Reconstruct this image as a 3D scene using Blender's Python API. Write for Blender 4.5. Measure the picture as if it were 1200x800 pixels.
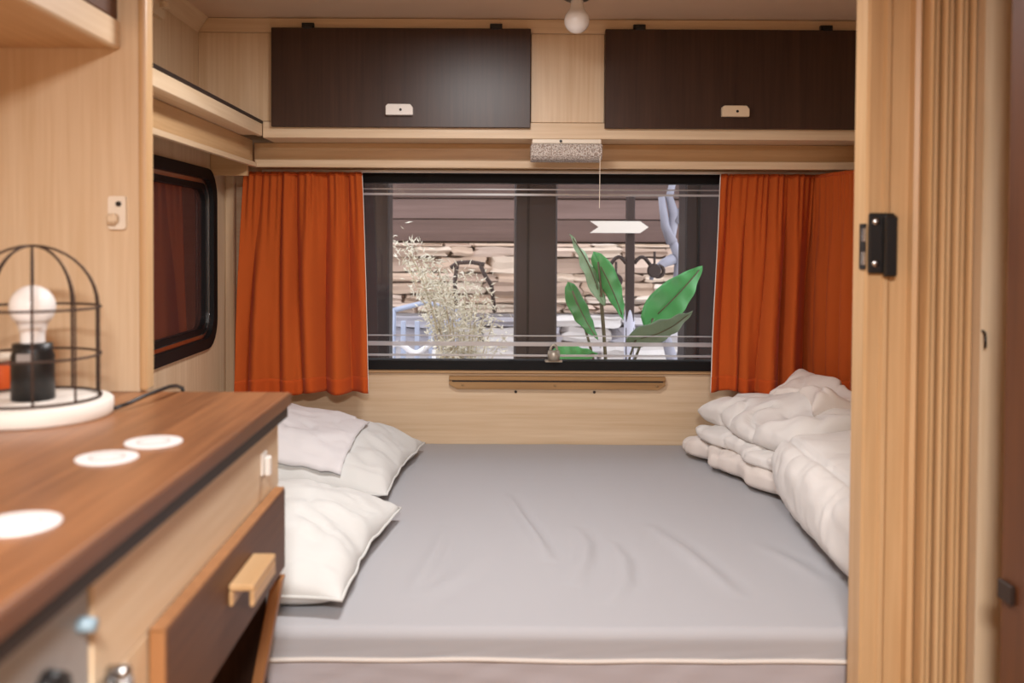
import bpy, bmesh, math, random
from mathutils import Vector, Matrix, noise

for o in list(bpy.data.objects):
    bpy.data.objects.remove(o, do_unlink=True)
scene = bpy.context.scene
COL = scene.collection
R = math.radians
rnd = random.Random(7)

# ------------------------------------------------------------------ camera, world, fill lamps, exposure
EYE = 1.2
cam_d = bpy.data.cameras.new('camera')
cam = bpy.data.objects.new('camera', cam_d); COL.objects.link(cam)
cam.location = (0, 0, EYE)
cam.rotation_euler = (Matrix.Rotation(R(90 - 1.4), 3, 'X') @ Matrix.Rotation(R(0.29), 3, 'Z')).to_euler()
cam_d.sensor_width = 36; cam_d.lens = 32.4
cam_d.shift_x = 25 / 1200; cam_d.shift_y = -90.6 / 1200
cam_d.clip_start = 0.02
cam_d.dof.use_dof = True; cam_d.dof.focus_distance = 2.85; cam_d.dof.aperture_fstop = 3.2
scene.camera = cam

world = bpy.data.worlds.new('world'); scene.world = world; world.use_nodes = True
bg = world.node_tree.nodes['Background']
bg.inputs[0].default_value = (0.96, 0.97, 1.0, 1); bg.inputs[1].default_value = 2.1
vs = scene.view_settings
vs.view_transform = 'Standard'; vs.look = 'None'; vs.gamma = 1; vs.use_curve_mapping = False
vs.exposure = 0.35

FILL_LAMPS = [((-0.04, 1.85, 1.80), 10.0, 0.32), ((0.03, -0.35, 1.80), 60.0, 0.34)]
FILL_COL = (1.0, 0.985, 0.98)

# ------------------------------------------------------------------ material helpers
def mat_new(name):
    m = bpy.data.materials.new(name); m.use_nodes = True
    return m, m.node_tree.nodes, m.node_tree.links, m.node_tree.nodes['Principled BSDF']

def lin(c):
    return tuple(((v / 255) / 12.92 if v / 255 <= 0.04045 else ((v / 255 + 0.055) / 1.055) ** 2.4) for v in c) + (1,)

def plain(name, c, rough=0.5, metal=0.0, bump=0.0, bscale=200, vary=0.0, spec=0.5, sheen=0.0):
    m, N, L, P = mat_new(name)
    P.inputs['Base Color'].default_value = lin(c)
    P.inputs['Roughness'].default_value = rough; P.inputs['Metallic'].default_value = metal
    P.inputs['Specular IOR Level'].default_value = spec
    if sheen: P.inputs['Sheen Weight'].default_value = sheen
    tc = N.new('ShaderNodeTexCoord')
    nz = N.new('ShaderNodeTexNoise'); nz.inputs['Scale'].default_value = bscale; nz.inputs['Detail'].default_value = 3
    L.new(tc.outputs['Object'], nz.inputs['Vector'])
    if bump:
        b = N.new('ShaderNodeBump'); b.inputs['Strength'].default_value = bump; b.inputs['Distance'].default_value = 0.002
        L.new(nz.outputs['Fac'], b.inputs['Height']); L.new(b.outputs[0], P.inputs['Normal'])
    if vary:
        n2 = N.new('ShaderNodeTexNoise'); n2.inputs['Scale'].default_value = 6; n2.inputs['Detail'].default_value = 5
        L.new(tc.outputs['Object'], n2.inputs['Vector'])
        mx = N.new('ShaderNodeMix'); mx.data_type = 'RGBA'
        a = lin(c)
        mx.inputs[6].default_value = tuple(v * (1 - vary) for v in a[:3]) + (1,)
        mx.inputs[7].default_value = tuple(min(1, v * (1 + vary)) for v in a[:3]) + (1,)
        L.new(n2.outputs['Fac'], mx.inputs[0]); L.new(mx.outputs[2], P.inputs['Base Color'])
    return m

def wood(name, light, dark, axis='Z', scale=1.0, rough=0.42, contrast=1.0, spec=0.5, bump=0.06):
    """grain runs along axis"""
    m, N, L, P = mat_new(name)
    tc = N.new('ShaderNodeTexCoord'); mp = N.new('ShaderNodeMapping')
    s = {'X': (0.35, 9, 9), 'Y': (9, 0.35, 9), 'Z': (9, 9, 0.35)}[axis]
    mp.inputs['Scale'].default_value = tuple(v * scale for v in s)
    L.new(tc.outputs['Object'], mp.inputs['Vector'])
    warp = N.new('ShaderNodeTexNoise'); warp.inputs['Scale'].default_value = 1.3; warp.inputs['Detail'].default_value = 2
    L.new(mp.outputs[0], warp.inputs['Vector'])
    add = N.new('ShaderNodeVectorMath'); add.operation = 'MULTIPLY_ADD'
    add.inputs[1].default_value = (0.9, 0.9, 0.9)
    L.new(warp.outputs['Color'], add.inputs[0]); L.new(mp.outputs[0], add.inputs[2])
    n1 = N.new('ShaderNodeTexNoise'); n1.inputs['Scale'].default_value = 1.6; n1.inputs['Detail'].default_value = 6; n1.inputs['Roughness'].default_value = 0.62
    L.new(add.outputs[0], n1.inputs['Vector'])
    n2 = N.new('ShaderNodeTexNoise'); n2.inputs['Scale'].default_value = 11; n2.inputs['Detail'].default_value = 3
    L.new(mp.outputs[0], n2.inputs['Vector'])
    mxf = N.new('ShaderNodeMath'); mxf.operation = 'MULTIPLY_ADD'; mxf.inputs[1].default_value = 0.45
    L.new(n2.outputs['Fac'], mxf.inputs[0])
    half = N.new('ShaderNodeMath'); half.operation = 'MULTIPLY'; half.inputs[1].default_value = 0.55
    L.new(n1.outputs['Fac'], half.inputs[0]); L.new(half.outputs[0], mxf.inputs[2])
    rp = N.new('ShaderNodeValToRGB')
    rp.color_ramp.elements[0].position = 0.5 - 0.17 / contrast; rp.color_ramp.elements[1].position = 0.5 + 0.14 / contrast
    rp.color_ramp.elements[0].color = lin(dark); rp.color_ramp.elements[1].color = lin(light)
    L.new(mxf.outputs[0], rp.inputs['Fac']); L.new(rp.outputs[0], P.inputs['Base Color'])
    P.inputs['Roughness'].default_value = rough; P.inputs['Specular IOR Level'].default_value = spec
    b = N.new('ShaderNodeBump'); b.inputs['Strength'].default_value = bump; b.inputs['Distance'].default_value = 0.001
    L.new(mxf.outputs[0], b.inputs['Height']); L.new(b.outputs[0], P.inputs['Normal'])
    return m

def glass_thin(name, tint=(1, 1, 1), refl=0.06, rough=0.02, haze=0.0, hcol=(.85, .85, .88, 1)):
    m = bpy.data.materials.new(name); m.use_nodes = True
    N, L = m.node_tree.nodes, m.node_tree.links
    N.clear()
    out = N.new('ShaderNodeOutputMaterial')
    tr = N.new('ShaderNodeBsdfTransparent'); tr.inputs[0].default_value = tuple(tint) + (1,)
    gl = N.new('ShaderNodeBsdfGlossy'); gl.inputs['Roughness'].default_value = rough
    mx = N.new('ShaderNodeMixShader')
    fr = N.new('ShaderNodeFresnel'); fr.inputs[0].default_value = 1.49
    ml = N.new('ShaderNodeMath'); ml.operation = 'MULTIPLY'; ml.inputs[1].default_value = refl / 0.04
    L.new(fr.outputs[0], ml.inputs[0]); L.new(ml.outputs[0], mx.inputs[0])
    L.new(tr.outputs[0], mx.inputs[1]); L.new(gl.outputs[0], mx.inputs[2])
    last = mx
    if haze:
        df = N.new('ShaderNodeBsdfDiffuse'); df.inputs[0].default_value = hcol
        m2 = N.new('ShaderNodeMixShader'); m2.inputs[0].default_value = haze
        L.new(mx.outputs[0], m2.inputs[1]); L.new(df.outputs[0], m2.inputs[2]); last = m2
    L.new(last.outputs[0], out.inputs[0])
    return m

def fabric(name, c, trans=0.0, rough=0.85, weave=900, bump=0.12):
    m, N, L, P = mat_new(name)
    P.inputs['Base Color'].default_value = lin(c); P.inputs['Roughness'].default_value = rough
    P.inputs['Specular IOR Level'].default_value = 0.15
    P.inputs['Sheen Weight'].default_value = 0.08
    tc = N.new('ShaderNodeTexCoord')
    nz = N.new('ShaderNodeTexNoise'); nz.inputs['Scale'].default_value = weave; nz.inputs['Detail'].default_value = 2
    L.new(tc.outputs['Object'], nz.inputs['Vector'])
    b = N.new('ShaderNodeBump'); b.inputs['Strength'].default_value = bump; b.inputs['Distance'].default_value = 0.001
    L.new(nz.outputs['Fac'], b.inputs['Height']); L.new(b.outputs[0], P.inputs['Normal'])
    if trans:
        out = N['Material Output']
        t = N.new('ShaderNodeBsdfTranslucent'); t.inputs[0].default_value = lin(c)
        mx = N.new('ShaderNodeMixShader'); mx.inputs[0].default_value = trans
        L.new(P.outputs[0], mx.inputs[1]); L.new(t.outputs[0], mx.inputs[2]); L.new(mx.outputs[0], out.inputs[0])
    return m

PALE_L, PALE_D = (224, 200, 169), (206, 176, 139)
M = {}
for ax in 'XYZ':
    M['pale' + ax] = wood('pale_oak_' + ax, PALE_L, PALE_D, ax)
    M['honey' + ax] = wood('honey_oak_' + ax, (210, 174, 130), (190, 150, 104), ax)
M['darkZ'] = wood('dark_veneer', (70, 47, 36), (50, 32, 24), 'Z', 1.2, 0.36, 0.9, 0.4)
M['darkY'] = wood('dark_veneer_front', (104, 68, 46), (78, 48, 32), 'Y', 1.2, 0.5, 1.0, 0.3)
M['doorbrown'] = wood('brown_door', (104, 62, 36), (80, 46, 26), 'Z', 1.0, 0.45)
M['worktop'] = wood('walnut_worktop', (164, 110, 70), (112, 70, 42), 'Y', 1.0, 0.36, 1.0, 0.9)
M['worktop_edge'] = wood('walnut_edge', (120, 74, 44), (92, 54, 30), 'Y', 1.0, 0.4)
M['edgeX'] = wood('edge_brown', (166, 116, 74), (140, 94, 56), 'Z', 1.0, 0.45)
M['ceiling'] = plain('ceiling_cloth', (206, 178, 152), 0.8, bump=0.25, bscale=120, vary=0.05)
M['floor'] = wood('floor_vinyl', (150, 112, 80), (112, 80, 54), 'Y', 0.8, 0.5)
M['rail'] = wood('golden_rail', (176, 138, 92), (150, 112, 70), 'X', 1.0, .35)
M['black'] = plain('black_plastic', (22, 20, 20), 0.4)
M['rubber'] = plain('black_rubber', (14, 12, 13), 0.6, spec=0.25)
M['brownblack'] = plain('brown_black_strip', (40, 27, 22), 0.5)
M['white'] = plain('white_plastic', (236, 232, 226), 0.35)
M['ivory'] = plain('ivory_plastic', (224, 202, 172), 0.4)
M['cream'] = plain('cream_plastic', (236, 224, 206), 0.4)
M['opal'] = plain('opal_glass', (242, 240, 238), 0.22, spec=0.6)
M['plaster'] = plain('white_cast_base', (236, 230, 222), 0.7, bump=0.1, bscale=80)
M['wire'] = plain('rusty_black_wire', (66, 48, 38), 0.6, 0.2)
M['chrome'] = plain('chrome', (190, 188, 186), 0.25, 1.0)
M['brass'] = plain('tarnished_brass', (176, 150, 112), 0.4, 0.7)
M['catch'] = plain('dull_nickel', (176, 168, 154), 0.4, 0.5)
M['steelgrey'] = plain('grey_enamel', (150, 144, 140), 0.4)
M['bluek'] = plain('blue_plastic', (138, 160, 172), 0.35)
M['coaster'] = plain('white_card', (240, 238, 238), 0.6)
M['orange'] = fabric('orange_curtain', (216, 106, 46), 0.36)
M['hem'] = fabric('orange_hem', (206, 90, 36), 0.2)
M['sheet'] = fabric('grey_sheet', (173, 172, 175), 0, 0.8, 700)
M['skirt'] = fabric('mauve_grey_sheet', (180, 174, 177), 0, 0.85, 700)
M['piping'] = fabric('white_piping', (228, 222, 216))
M['pillow'] = fabric('pillow_cotton', (212, 212, 209), 0, 0.85, 600)
M['cloth'] = fabric('white_linen', (228, 225, 226), 0.1, 0.85, 600)
M['duvet'] = fabric('duvet_cotton', (222, 218, 214), 0, 0.85, 500)
M['duvet2'] = fabric('duvet_cotton_warm', (222, 213, 206), 0, 0.85, 500)
M['pane'] = glass_thin('acrylic_pane', (0.97, 0.965, 0.98), 0.018, 0.02, 0.005)
M['ridge'] = glass_thin('acrylic_ridge', (0.8, 0.8, 0.83), 0.25, 0.15, 0.42)
M['tinted'] = glass_thin('tinted_pane', (0.42, 0.25, 0.23), 0.05, 0.03, 0.12, (.42, .22, .19, 1))  # tinted glass; warm diffuse haze colour stands in for reflections

def lens_mat():
    m, N, L, P = mat_new('prismatic_lens')
    P.inputs['Roughness'].default_value = 0.2; P.inputs['Specular IOR Level'].default_value = 0.8
    tc = N.new('ShaderNodeTexCoord'); v = N.new('ShaderNodeTexVoronoi'); v.inputs['Scale'].default_value = 260
    L.new(tc.outputs['Object'], v.inputs['Vector'])
    rp = N.new('ShaderNodeValToRGB'); rp.color_ramp.elements[0].color = lin((240, 232, 225)); rp.color_ramp.elements[1].color = lin((160, 144, 132))
    rp.color_ramp.elements[0].position = 0.15; rp.color_ramp.elements[1].position = 0.75
    L.new(v.outputs['Distance'], rp.inputs['Fac']); L.new(rp.outputs[0], P.inputs['Base Color'])
    b = N.new('ShaderNodeBump'); b.inputs['Strength'].default_value = 1.0; b.inputs['Distance'].default_value = 0.003
    L.new(v.outputs['Distance'], b.inputs['Height']); L.new(b.outputs[0], P.inputs['Normal'])
    return m
M['lens'] = lens_mat()

# ------------------------------------------------------------------ mesh helpers (vertices given in world metres)
ORG = {}
def tag(o, label=None, cat=None, group=None, kind=None):
    if label: o['label'] = label
    if cat: o['category'] = cat
    if group: o['group'] = group
    if kind: o['kind'] = kind
    return o

def empty(name, loc, label=None, cat=None, group=None, kind=None):
    o = bpy.data.objects.new(name, None); COL.objects.link(o); o.location = loc
    o.empty_display_size = 0.05
    ORG[o.name] = Vector(loc)
    return tag(o, label, cat, group, kind)

def obj(name, bm, mat, parent=None, smooth=False, label=None, cat=None, group=None, kind=None):
    me = bpy.data.meshes.new(name)
    bmesh.ops.recalc_face_normals(bm, faces=bm.faces)
    if parent is not None:
        off = ORG[parent.name]
    else:
        xs = [v.co.x for v in bm.verts]; ys = [v.co.y for v in bm.verts]; zs = [v.co.z for v in bm.verts]
        off = Vector(((min(xs) + max(xs)) / 2, (min(ys) + max(ys)) / 2, min(zs)))
    for v in bm.verts: v.co -= off
    bm.to_mesh(me); bm.free()
    mats = mat if isinstance(mat, (list, tuple)) else [mat]
    for m in mats: me.materials.append(m)
    if smooth: me.polygons.foreach_set('use_smooth', [True] * len(me.polygons))
    o = bpy.data.objects.new(name, me); COL.objects.link(o)
    if parent is not None: o.parent = parent
    else: o.location = off
    ORG[o.name] = off.copy()
    return tag(o, label, cat, group, kind)

def box(x0, x1, y0, y1, z0, z1, bev=0.0, bm=None, seg=1):
    b2 = bmesh.new()
    r = bmesh.ops.create_cube(b2, size=1)
    for v in b2.verts:
        v.co = Vector((x0 if v.co.x < 0 else x1, y0 if v.co.y < 0 else y1, z0 if v.co.z < 0 else z1))
    if bev: bmesh.ops.bevel(b2, geom=b2.edges[:], offset=bev, segments=seg, affect='EDGES', profile=0.5)
    if bm is None: return b2
    return merge(bm, b2)

def merge(bm, b2):
    me = bpy.data.meshes.new('tmp'); b2.to_mesh(me); b2.free(); bm.from_mesh(me); bpy.data.meshes.remove(me)
    return bm

def prism(pts, axis, a, b, bm=None, bev=0.0):
    """extrude polygon pts (2-D) along axis from a to b. axis X: pts=(y,z); Y: (x,z); Z: (x,y)"""
    b2 = bmesh.new()
    def P(p, t):
        return {'X': (t, p[0], p[1]), 'Y': (p[0], t, p[1]), 'Z': (p[0], p[1], t)}[axis]
    A = [b2.verts.new(P(p, a)) for p in pts]; B = [b2.verts.new(P(p, b)) for p in pts]
    b2.faces.new(A); b2.faces.new(B[::-1])
    n = len(pts)
    for i in range(n): b2.faces.new((A[i], B[i], B[(i + 1) % n], A[(i + 1) % n]))
    if bev:
        bmesh.ops.bevel(b2, geom=b2.edges[:], offset=bev, segments=1, affect='EDGES')
    return b2 if bm is None else merge(bm, b2)

def lathe(prof, c, n=32, bm=None):
    b2 = bmesh.new() if bm is None else bm
    rings = []
    for r, z in prof:
        if r < 1e-6: rings.append([b2.verts.new((c[0], c[1], c[2] + z))])
        else: rings.append([b2.verts.new((c[0] + r * math.cos(2 * math.pi * k / n), c[1] + r * math.sin(2 * math.pi * k / n), c[2] + z)) for k in range(n)])
    for A, B in zip(rings, rings[1:]):
        for k in range(n):
            k2 = (k + 1) % n
            if len(A) == 1 and len(B) == 1: continue
            if len(A) == 1: b2.faces.new((A[0], B[k], B[k2]))
            elif len(B) == 1: b2.faces.new((A[k], B[0], A[k2]))
            else: b2.faces.new((A[k], B[k], B[k2], A[k2]))
    return b2

def tube(pts, r, n=8, bm=None, closed=False):
    b2 = bmesh.new() if bm is None else bm
    pts = [Vector(p) for p in pts]; rings = []; up = None
    m = len(pts)
    for i, p in enumerate(pts):
        if closed: t = pts[(i + 1) % m] - pts[i - 1]
        else: t = pts[min(i + 1, m - 1)] - pts[max(i - 1, 0)]
        t.normalize()
        if up is None:
            up = Vector((0, 0, 1)) if abs(t.z) < 0.9 else Vector((1, 0, 0))
        side = t.cross(up).normalized(); up = side.cross(t).normalized()
        rr = r[i] if isinstance(r, (list, tuple)) else r
        rings.append([b2.verts.new(p + rr * (math.cos(2 * math.pi * k / n) * side + math.sin(2 * math.pi * k / n) * up)) for k in range(n)])
    cnt = m if closed else m - 1
    for i in range(cnt):
        A, B = rings[i], rings[(i + 1) % m]
        for k in range(n): b2.faces.new((A[k], A[(k + 1) % n], B[(k + 1) % n], B[k]))
    if not closed:
        b2.faces.new(rings[0][::-1]); b2.faces.new(rings[-1])
    return b2

def grid(nu, nv, f, bm=None, close_u=False):
    b2 = bmesh.new() if bm is None else bm
    V = [[b2.verts.new(f(i / (nu if close_u else nu - 1), j / (nv - 1))) for j in range(nv)] for i in range(nu)]
    for i in range(nu if close_u else nu - 1):
        for j in range(nv - 1):
            i2 = (i + 1) % nu
            b2.faces.new((V[i][j], V[i2][j], V[i2][j + 1], V[i][j + 1]))
    return b2

def rrect(w0, w1, h0, h1, r, n=6):
    pts = []
    for cx, cy, a0 in ((w1 - r, h1 - r, 0), (w0 + r, h1 - r, 90), (w0 + r, h0 + r, 180), (w1 - r, h0 + r, 270)):
        for k in range(n + 1):
            a = R(a0 + 90 * k / n); pts.append((cx + r * math.cos(a), cy + r * math.sin(a)))
    return pts

def ring_prism(outer, inner, axis, a, b):
    bm = bmesh.new()
    def P(p, t): return {'X': (t, p[0], p[1]), 'Y': (p[0], t, p[1]), 'Z': (p[0], p[1], t)}[axis]
    O = [[bm.verts.new(P(p, t)) for p in outer] for t in (a, b)]
    I = [[bm.verts.new(P(p, t)) for p in inner] for t in (a, b)]
    n = len(outer)
    for i in range(n):
        j = (i + 1) % n
        bm.faces.new((O[0][i], O[0][j], I[0][j], I[0][i])); bm.faces.new((O[1][i], I[1][i], I[1][j], O[1][j]))
        bm.faces.new((O[0][i], O[1][i], O[1][j], O[0][j])); bm.faces.new((I[0][i], I[0][j], I[1][j], I[1][i]))
    return bm

def nz(x, y, z=0.0): return noise.noise(Vector((x, y, z)))
def fbm(x, y, z=0.0, o=3): return noise.fractal(Vector((x, y, z)), 0.9, 2.0, o)
def sm(a, b, x):
    t = max(0, min(1, (x - a) / (b - a))); return t * t * (3 - 2 * t)

# ------------------------------------------------------------------ shell
XL, XR = -0.868, 1.14
YB, YF = 3.04, -2.0
ZC = 1.858
obj('floor', box(XL - .03, XR + .03, YF - .03, YB + .03, -.04, 0), M['floor'], kind='structure', label='brown vinyl caravan floor')
obj('ceiling', box(XL - .03, XR + .03, YF - .03, YB + .03, ZC, ZC + .03), M['ceiling'], kind='structure', label='beige textured caravan ceiling')
# rear wall with window opening
WX0, WX1, WZ0, WZ1 = -0.553, 0.851, 0.790, 1.414
bm = box(XL, XR, YB, YB + .03, 0, WZ0)
box(XL, XR, YB, YB + .03, WZ1, ZC, bm=bm); box(XL, WX0, YB, YB + .03, WZ0, WZ1, bm=bm); box(WX1, XR, YB, YB + .03, WZ0, WZ1, bm=bm)
obj('wall_back', bm, M['paleX'], kind='structure', label='pale oak rear wall around the wide window')
# left wall with window opening
LY0, LY1, LZ0, LZ1 = 1.95, 2.868, 0.882, 1.405
bm = box(XL - .03, XL, YF, YB, 0, LZ0)
box(XL - .03, XL, YF, YB, LZ1, ZC, bm=bm); box(XL - .03, XL, YF, LY0, LZ0, LZ1, bm=bm); box(XL - .03, XL, LY1, YB, LZ0, LZ1, bm=bm)
obj('wall_left', bm, M['paleZ'], kind='structure', label='pale oak left side wall with dark window')
obj('wall_right', box(XR, XR + .03, YF, YB, 0, ZC), M['paleZ'], kind='structure', label='pale oak right side wall')
# front wall behind the camera
bm = box(XL, XR, YF - .03, YF, 0, ZC)
obj('wall_front', bm, M['paleX'], kind='structure', label='pale oak front wall of the caravan')
obj('trim_1', box(XL, XL + .03, YB - .03, YB, .53, 1.42, .003), M['paleZ'], kind='structure', label='pale corner strip beside the left curtain')
obj('trim_2', prism([(XL, ZC), (XL, ZC - .045), (XL + .03, ZC)], 'Y', 1.56, 2.739), M['paleY'], kind='structure', label='slanted strip between left wall and ceiling')

# rear window
w = empty('window_1', ((WX0 + WX1) / 2, YB, WZ0), 'wide acrylic rear window with black rubber frame', kind='structure')
fr = obj('window_frame', ring_prism(rrect(WX0 - .012, WX1 + .012, WZ0 - .012, WZ1 + .012, .05), rrect(WX0 + .02, WX1 - .02, WZ0 + .018, WZ1 - .022, .04), 'Y', YB - .02, YB + .04), M['rubber'], w)
obj('pane', box(WX0 + .015, WX1 - .015, YB + .012, YB + .016, WZ0 + .015, WZ1 - .018), M['pane'], w)
for z, h in ((1.372, .004), (1.355, .007), (.889, .003), (.862, .013), (.824, .006)):
    obj('pane_ridge', box(WX0 + .02, WX1 - .02, YB - .002, YB + .010, z - h / 2, z + h / 2), M['ridge'], w)
obj('window_sill', box(WX0 - .02, WX1 + .02, YB - .012, YB, WZ0 - .024, WZ0 - .013, .002), M['honeyX'], w)
# catch shaped like a little padlock
c = obj('window_catch', lathe([(0, -.013), (.018, -.013), (.021, 0), (.019, .018), (0, .018)], (.208, YB - .030, .826), 20), M['catch'], w, True)
obj('catch_loop', tube([(.208 + .011 * math.cos(a), YB - .030, .845 + .018 * math.sin(a)) for a in [R(t) for t in range(-10, 191, 20)]], .0042), M['catch'], c, True)
obj('catch_base', box(.18, .238, YB - .022, YB - .002, .804, .812, .002), M['catch'], c)

# left window
w = empty('window_2', (XL, (LY0 + LY1) / 2, LZ0), 'dark tinted side window with rounded black rubber frame', kind='structure')
obj('window_frame', ring_prism(rrect(LY0 - .02, LY1 + .02, LZ0 - .012, LZ1 + .012, .09), rrect(LY0 + .018, LY1 - .018, LZ0 + .02, LZ1 - .02, .07), 'X', XL - .03, XL + .012), M['rubber'], w)
obj('inner_bead', ring_prism(rrect(LY0 + .019, LY1 - .019, LZ0 + .021, LZ1 - .021, .07), rrect(LY0 + .032, LY1 - .032, LZ0 + .034, LZ1 - .034, .06), 'X', XL - .02, XL + .002), M['chrome'], w)
obj('inner_seal', ring_prism(rrect(LY0 + .033, LY1 - .033, LZ0 + .035, LZ1 - .035, .06), rrect(LY0 + .05, LY1 - .05, LZ0 + .05, LZ1 - .05, .05), 'X', XL - .02, XL - .004), M['rubber'], w)
obj('pane', prism(rrect(LY0 + .04, LY1 - .04, LZ0 + .04, LZ1 - .04, .05), 'X', XL - .022, XL - .017), M['tinted'], w)

# wooden rail screwed under the rear window
t = empty('table_rail', (.221, YB, .715), 'long slim oak table rail screwed below the rear window', 'rail')
obj('rail_body', prism([(-.135, .757), (.577, .757), (.577, .728), (.556, .715), (-.108, .715), (-.135, .730)], 'Y', YB - .016, YB), M['rail'], t)
obj('rail_lip', box(-.135, .577, YB - .024, YB - .0161, .744, .757, .002), M['rail'], t)
obj('rail_groove', box(-.125, .570, YB - .0175, YB - .0162, .7385, .7435), M['brownblack'], t)
for x in (-.09, .215, .55): obj('screw', lathe([(0, -.002), (.004, -.002), (.004, .002), (0, .002)], (x, YB - .017, .728), 10), M['brass'], t)
for x in (.085, .345):
    tag(obj('wall_screw', lathe([(0, 0), (.0045, 0), (.0045, .003), (0, .004)], (0, 0, 0), 12), M['brownblack']),
        'small dark screw in the rear panel under the rail, ' + ('left one' if x < .2 else 'right one'), 'screw', 'screws under the table rail')
    o = bpy.data.objects[[k for k in bpy.data.objects.keys() if k.startswith('wall_screw')][-1]]
    o.rotation_euler = (R(90), 0, 0); o.location = (x, YB, .704)

# ------------------------------------------------------------------ overhead lockers on the rear wall
LY = 2.74
c = empty('overhead_locker', (.136, LY + .15, 1.505), 'pale oak overhead locker above the rear window with two dark doors', 'locker')
S = lambda px: (px - 575) / 394.2
obj('top_rail', box(XL, XR, LY, LY + .02, 1.815, ZC - .001, .001), M['paleX'], c)
obj('front_panel', box(XL, S(318), LY + .001, LY + .02, 1.5535, 1.8138, .001), M['paleZ'], c)
obj('front_panel', box(S(320), S(619), LY + .003, LY + .02, 1.5535, 1.8138, .001), M['paleZ'], c)
obj('front_panel', box(S(621), S(706.5), LY + .001, LY + .02, 1.5535, 1.8138, .001), M['paleZ'], c)
obj('front_panel', box(S(708), XR, LY + .003, LY + .02, 1.5535, 1.8138, .001), M['paleZ'], c)
obj('bottom_rail', box(-.677, XR, LY - .004, LY + .02, 1.5045, 1.552, .0015), M['paleX'], c)
obj('bottom_board', box(-.677, XR, LY + .0205, YB, 1.5055, 1.525), M['paleX'], c)
pl = obj('pelmet', box(-.74, XR, 2.885, 2.897, 1.434, 1.505, .001), M['honeyX'], c)
obj('pelmet_lip', box(-.735, XR, 2.870, 2.8845, 1.428, 1.452, .002), M['paleX'], pl)
S2 = lambda px: (px - 575) / 396.8
for x0, x1, hx, hm, hg in ((318, 620.5, 468, 'white', (360, 580)), (707.5, 1007.5, 858.5, 'ivory', (747.5, 966))):
    d = obj('locker_door', box(S2(x0), S2(x1), LY - .020, LY - .001, 1.535, 1.825, .0015), M['darkZ'], c, label='dark brown veneer flap door')
    h = S2(hx); z0 = 1.569
    obj('handle', prism([(h - .040, z0), (h + .040, z0), (h + .040, z0 + .022), (h + .032, z0 + .032), (h - .034, z0 + .032), (h - .040, z0 + .026)], 'Y', LY - .038, LY - .0205, bev=.0015), M[hm], d, label='pale plastic finger handle')
    bb = bmesh.new(); bmesh.ops.create_cone(bb, cap_ends=True, segments=12, radius1=.0038, radius2=.0038, depth=.003, matrix=Matrix.Translation((h + .004, LY - .0385, z0 + .015)) @ Matrix.Rotation(R(90), 4, 'X'))
    obj('handle_screw', bb, M['black'], d)
    for g in hg:
        hh = box(S2(g) - .018, S2(g) + .018, LY - .012, LY - .0005, 1.8255, 1.841, .001)
        box(S2(g) - .013, S2(g) + .013, LY - .022, LY - .010, 1.822, 1.832, .001, bm=hh)
        obj('hinge', hh, M['black'], d)

# reading light fixed below the locker
f = empty('strip_lamp', (.223, 2.76, 1.43), 'small strip lamp with crackled prismatic cover under the locker', 'lamp')
obj('lamp_body', box(.121, .325, 2.728, 2.80, 1.490, 1.5035, .002), M['cream'], f)
obj('lamp_cover', prism([(2.722, 1.489), (2.80, 1.489), (2.80, 1.45), (2.775, 1.438), (2.735, 1.443), (2.722, 1.455)], 'X', .117, .328, bev=.003), M['lens'], f)
obj('pull_cord', tube([(.321, 2.726, 1.49), (.321, 2.724, 1.44), (.320, 2.722, 1.30)], .0011, 6), M['cream'], f)
obj('lamp_screw', tube([(.205, 2.729, 1.497), (.205, 2.724, 1.497)], .004, 10), M['black'], f)

# left side shelf
s = empty('side_shelf', (-.77, 2.15, 1.50), 'pale oak side shelf along the left wall with dark edge strip', 'shelf')
obj('shelf_board', box(XL + .001, -.692, 1.56, LY - .006, 1.512, 1.530), M['paleY'], s)
obj('front_lip', box(-.6915, -.6775, 1.56, LY - .006, 1.5085, 1.545, .0015), M['paleY'], s)
obj('dark_strip', box(-.693, -.675, 1.56, LY - .006, 1.5455, 1.5535, .001), M['brownblack'], s)
p2 = obj('pelmet', box(-.752, -.7405, 1.56, 2.868, 1.434, 1.511, .001), M['honeyY'], s)
obj('pelmet_lip', box(-.740, -.728, 1.56, 2.869, 1.428, 1.442, .001), M['paleY'], p2)
obj('cross_block', box(XL + .001, -.753, 2.85, 2.868, 1.40, 1.505), M['honeyX'], s)
# small ivory fitting high on the left wall
f = empty('wall_fitting', (XL, 2.37, 1.77), 'small ivory fitting high on the left wall near ceiling', 'fitting')
obj('fitting_plate', prism(rrect(2.335, 2.43, 1.775, 1.855, .015), 'X', XL, XL + .012), M['ivory'], f)
obj('fitting_button', lathe([(0, 0), (.014, 0), (.012, .012), (0, .014)], (XL + .02, 2.40, 1.80), 16), M['ivory'], f)

# ceiling bulb
f = empty('ceiling_bulb', (.2245, 2.45, 1.75), 'white opal bulb hanging from black ceiling socket', 'bulb')
obj('ceiling_rose', lathe([(0, .108), (.045, .108), (.045, .098), (.03, .088), (.022, .086), (0, .086)], (.2245, 2.45, 1.75), 28), M['black'], f, True)
prof = [(0, 0)] + [(.0335 * math.sin(R(a)), .0335 - .0335 * math.cos(R(a))) for a in range(10, 121, 10)] + [(.023, .058), (.0185, .066), (.0165, .076), (.0165, .0905)]
obj('bulb_globe', lathe(prof, (.2245, 2.45, 1.751), 32), M['opal'], f, True)

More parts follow.
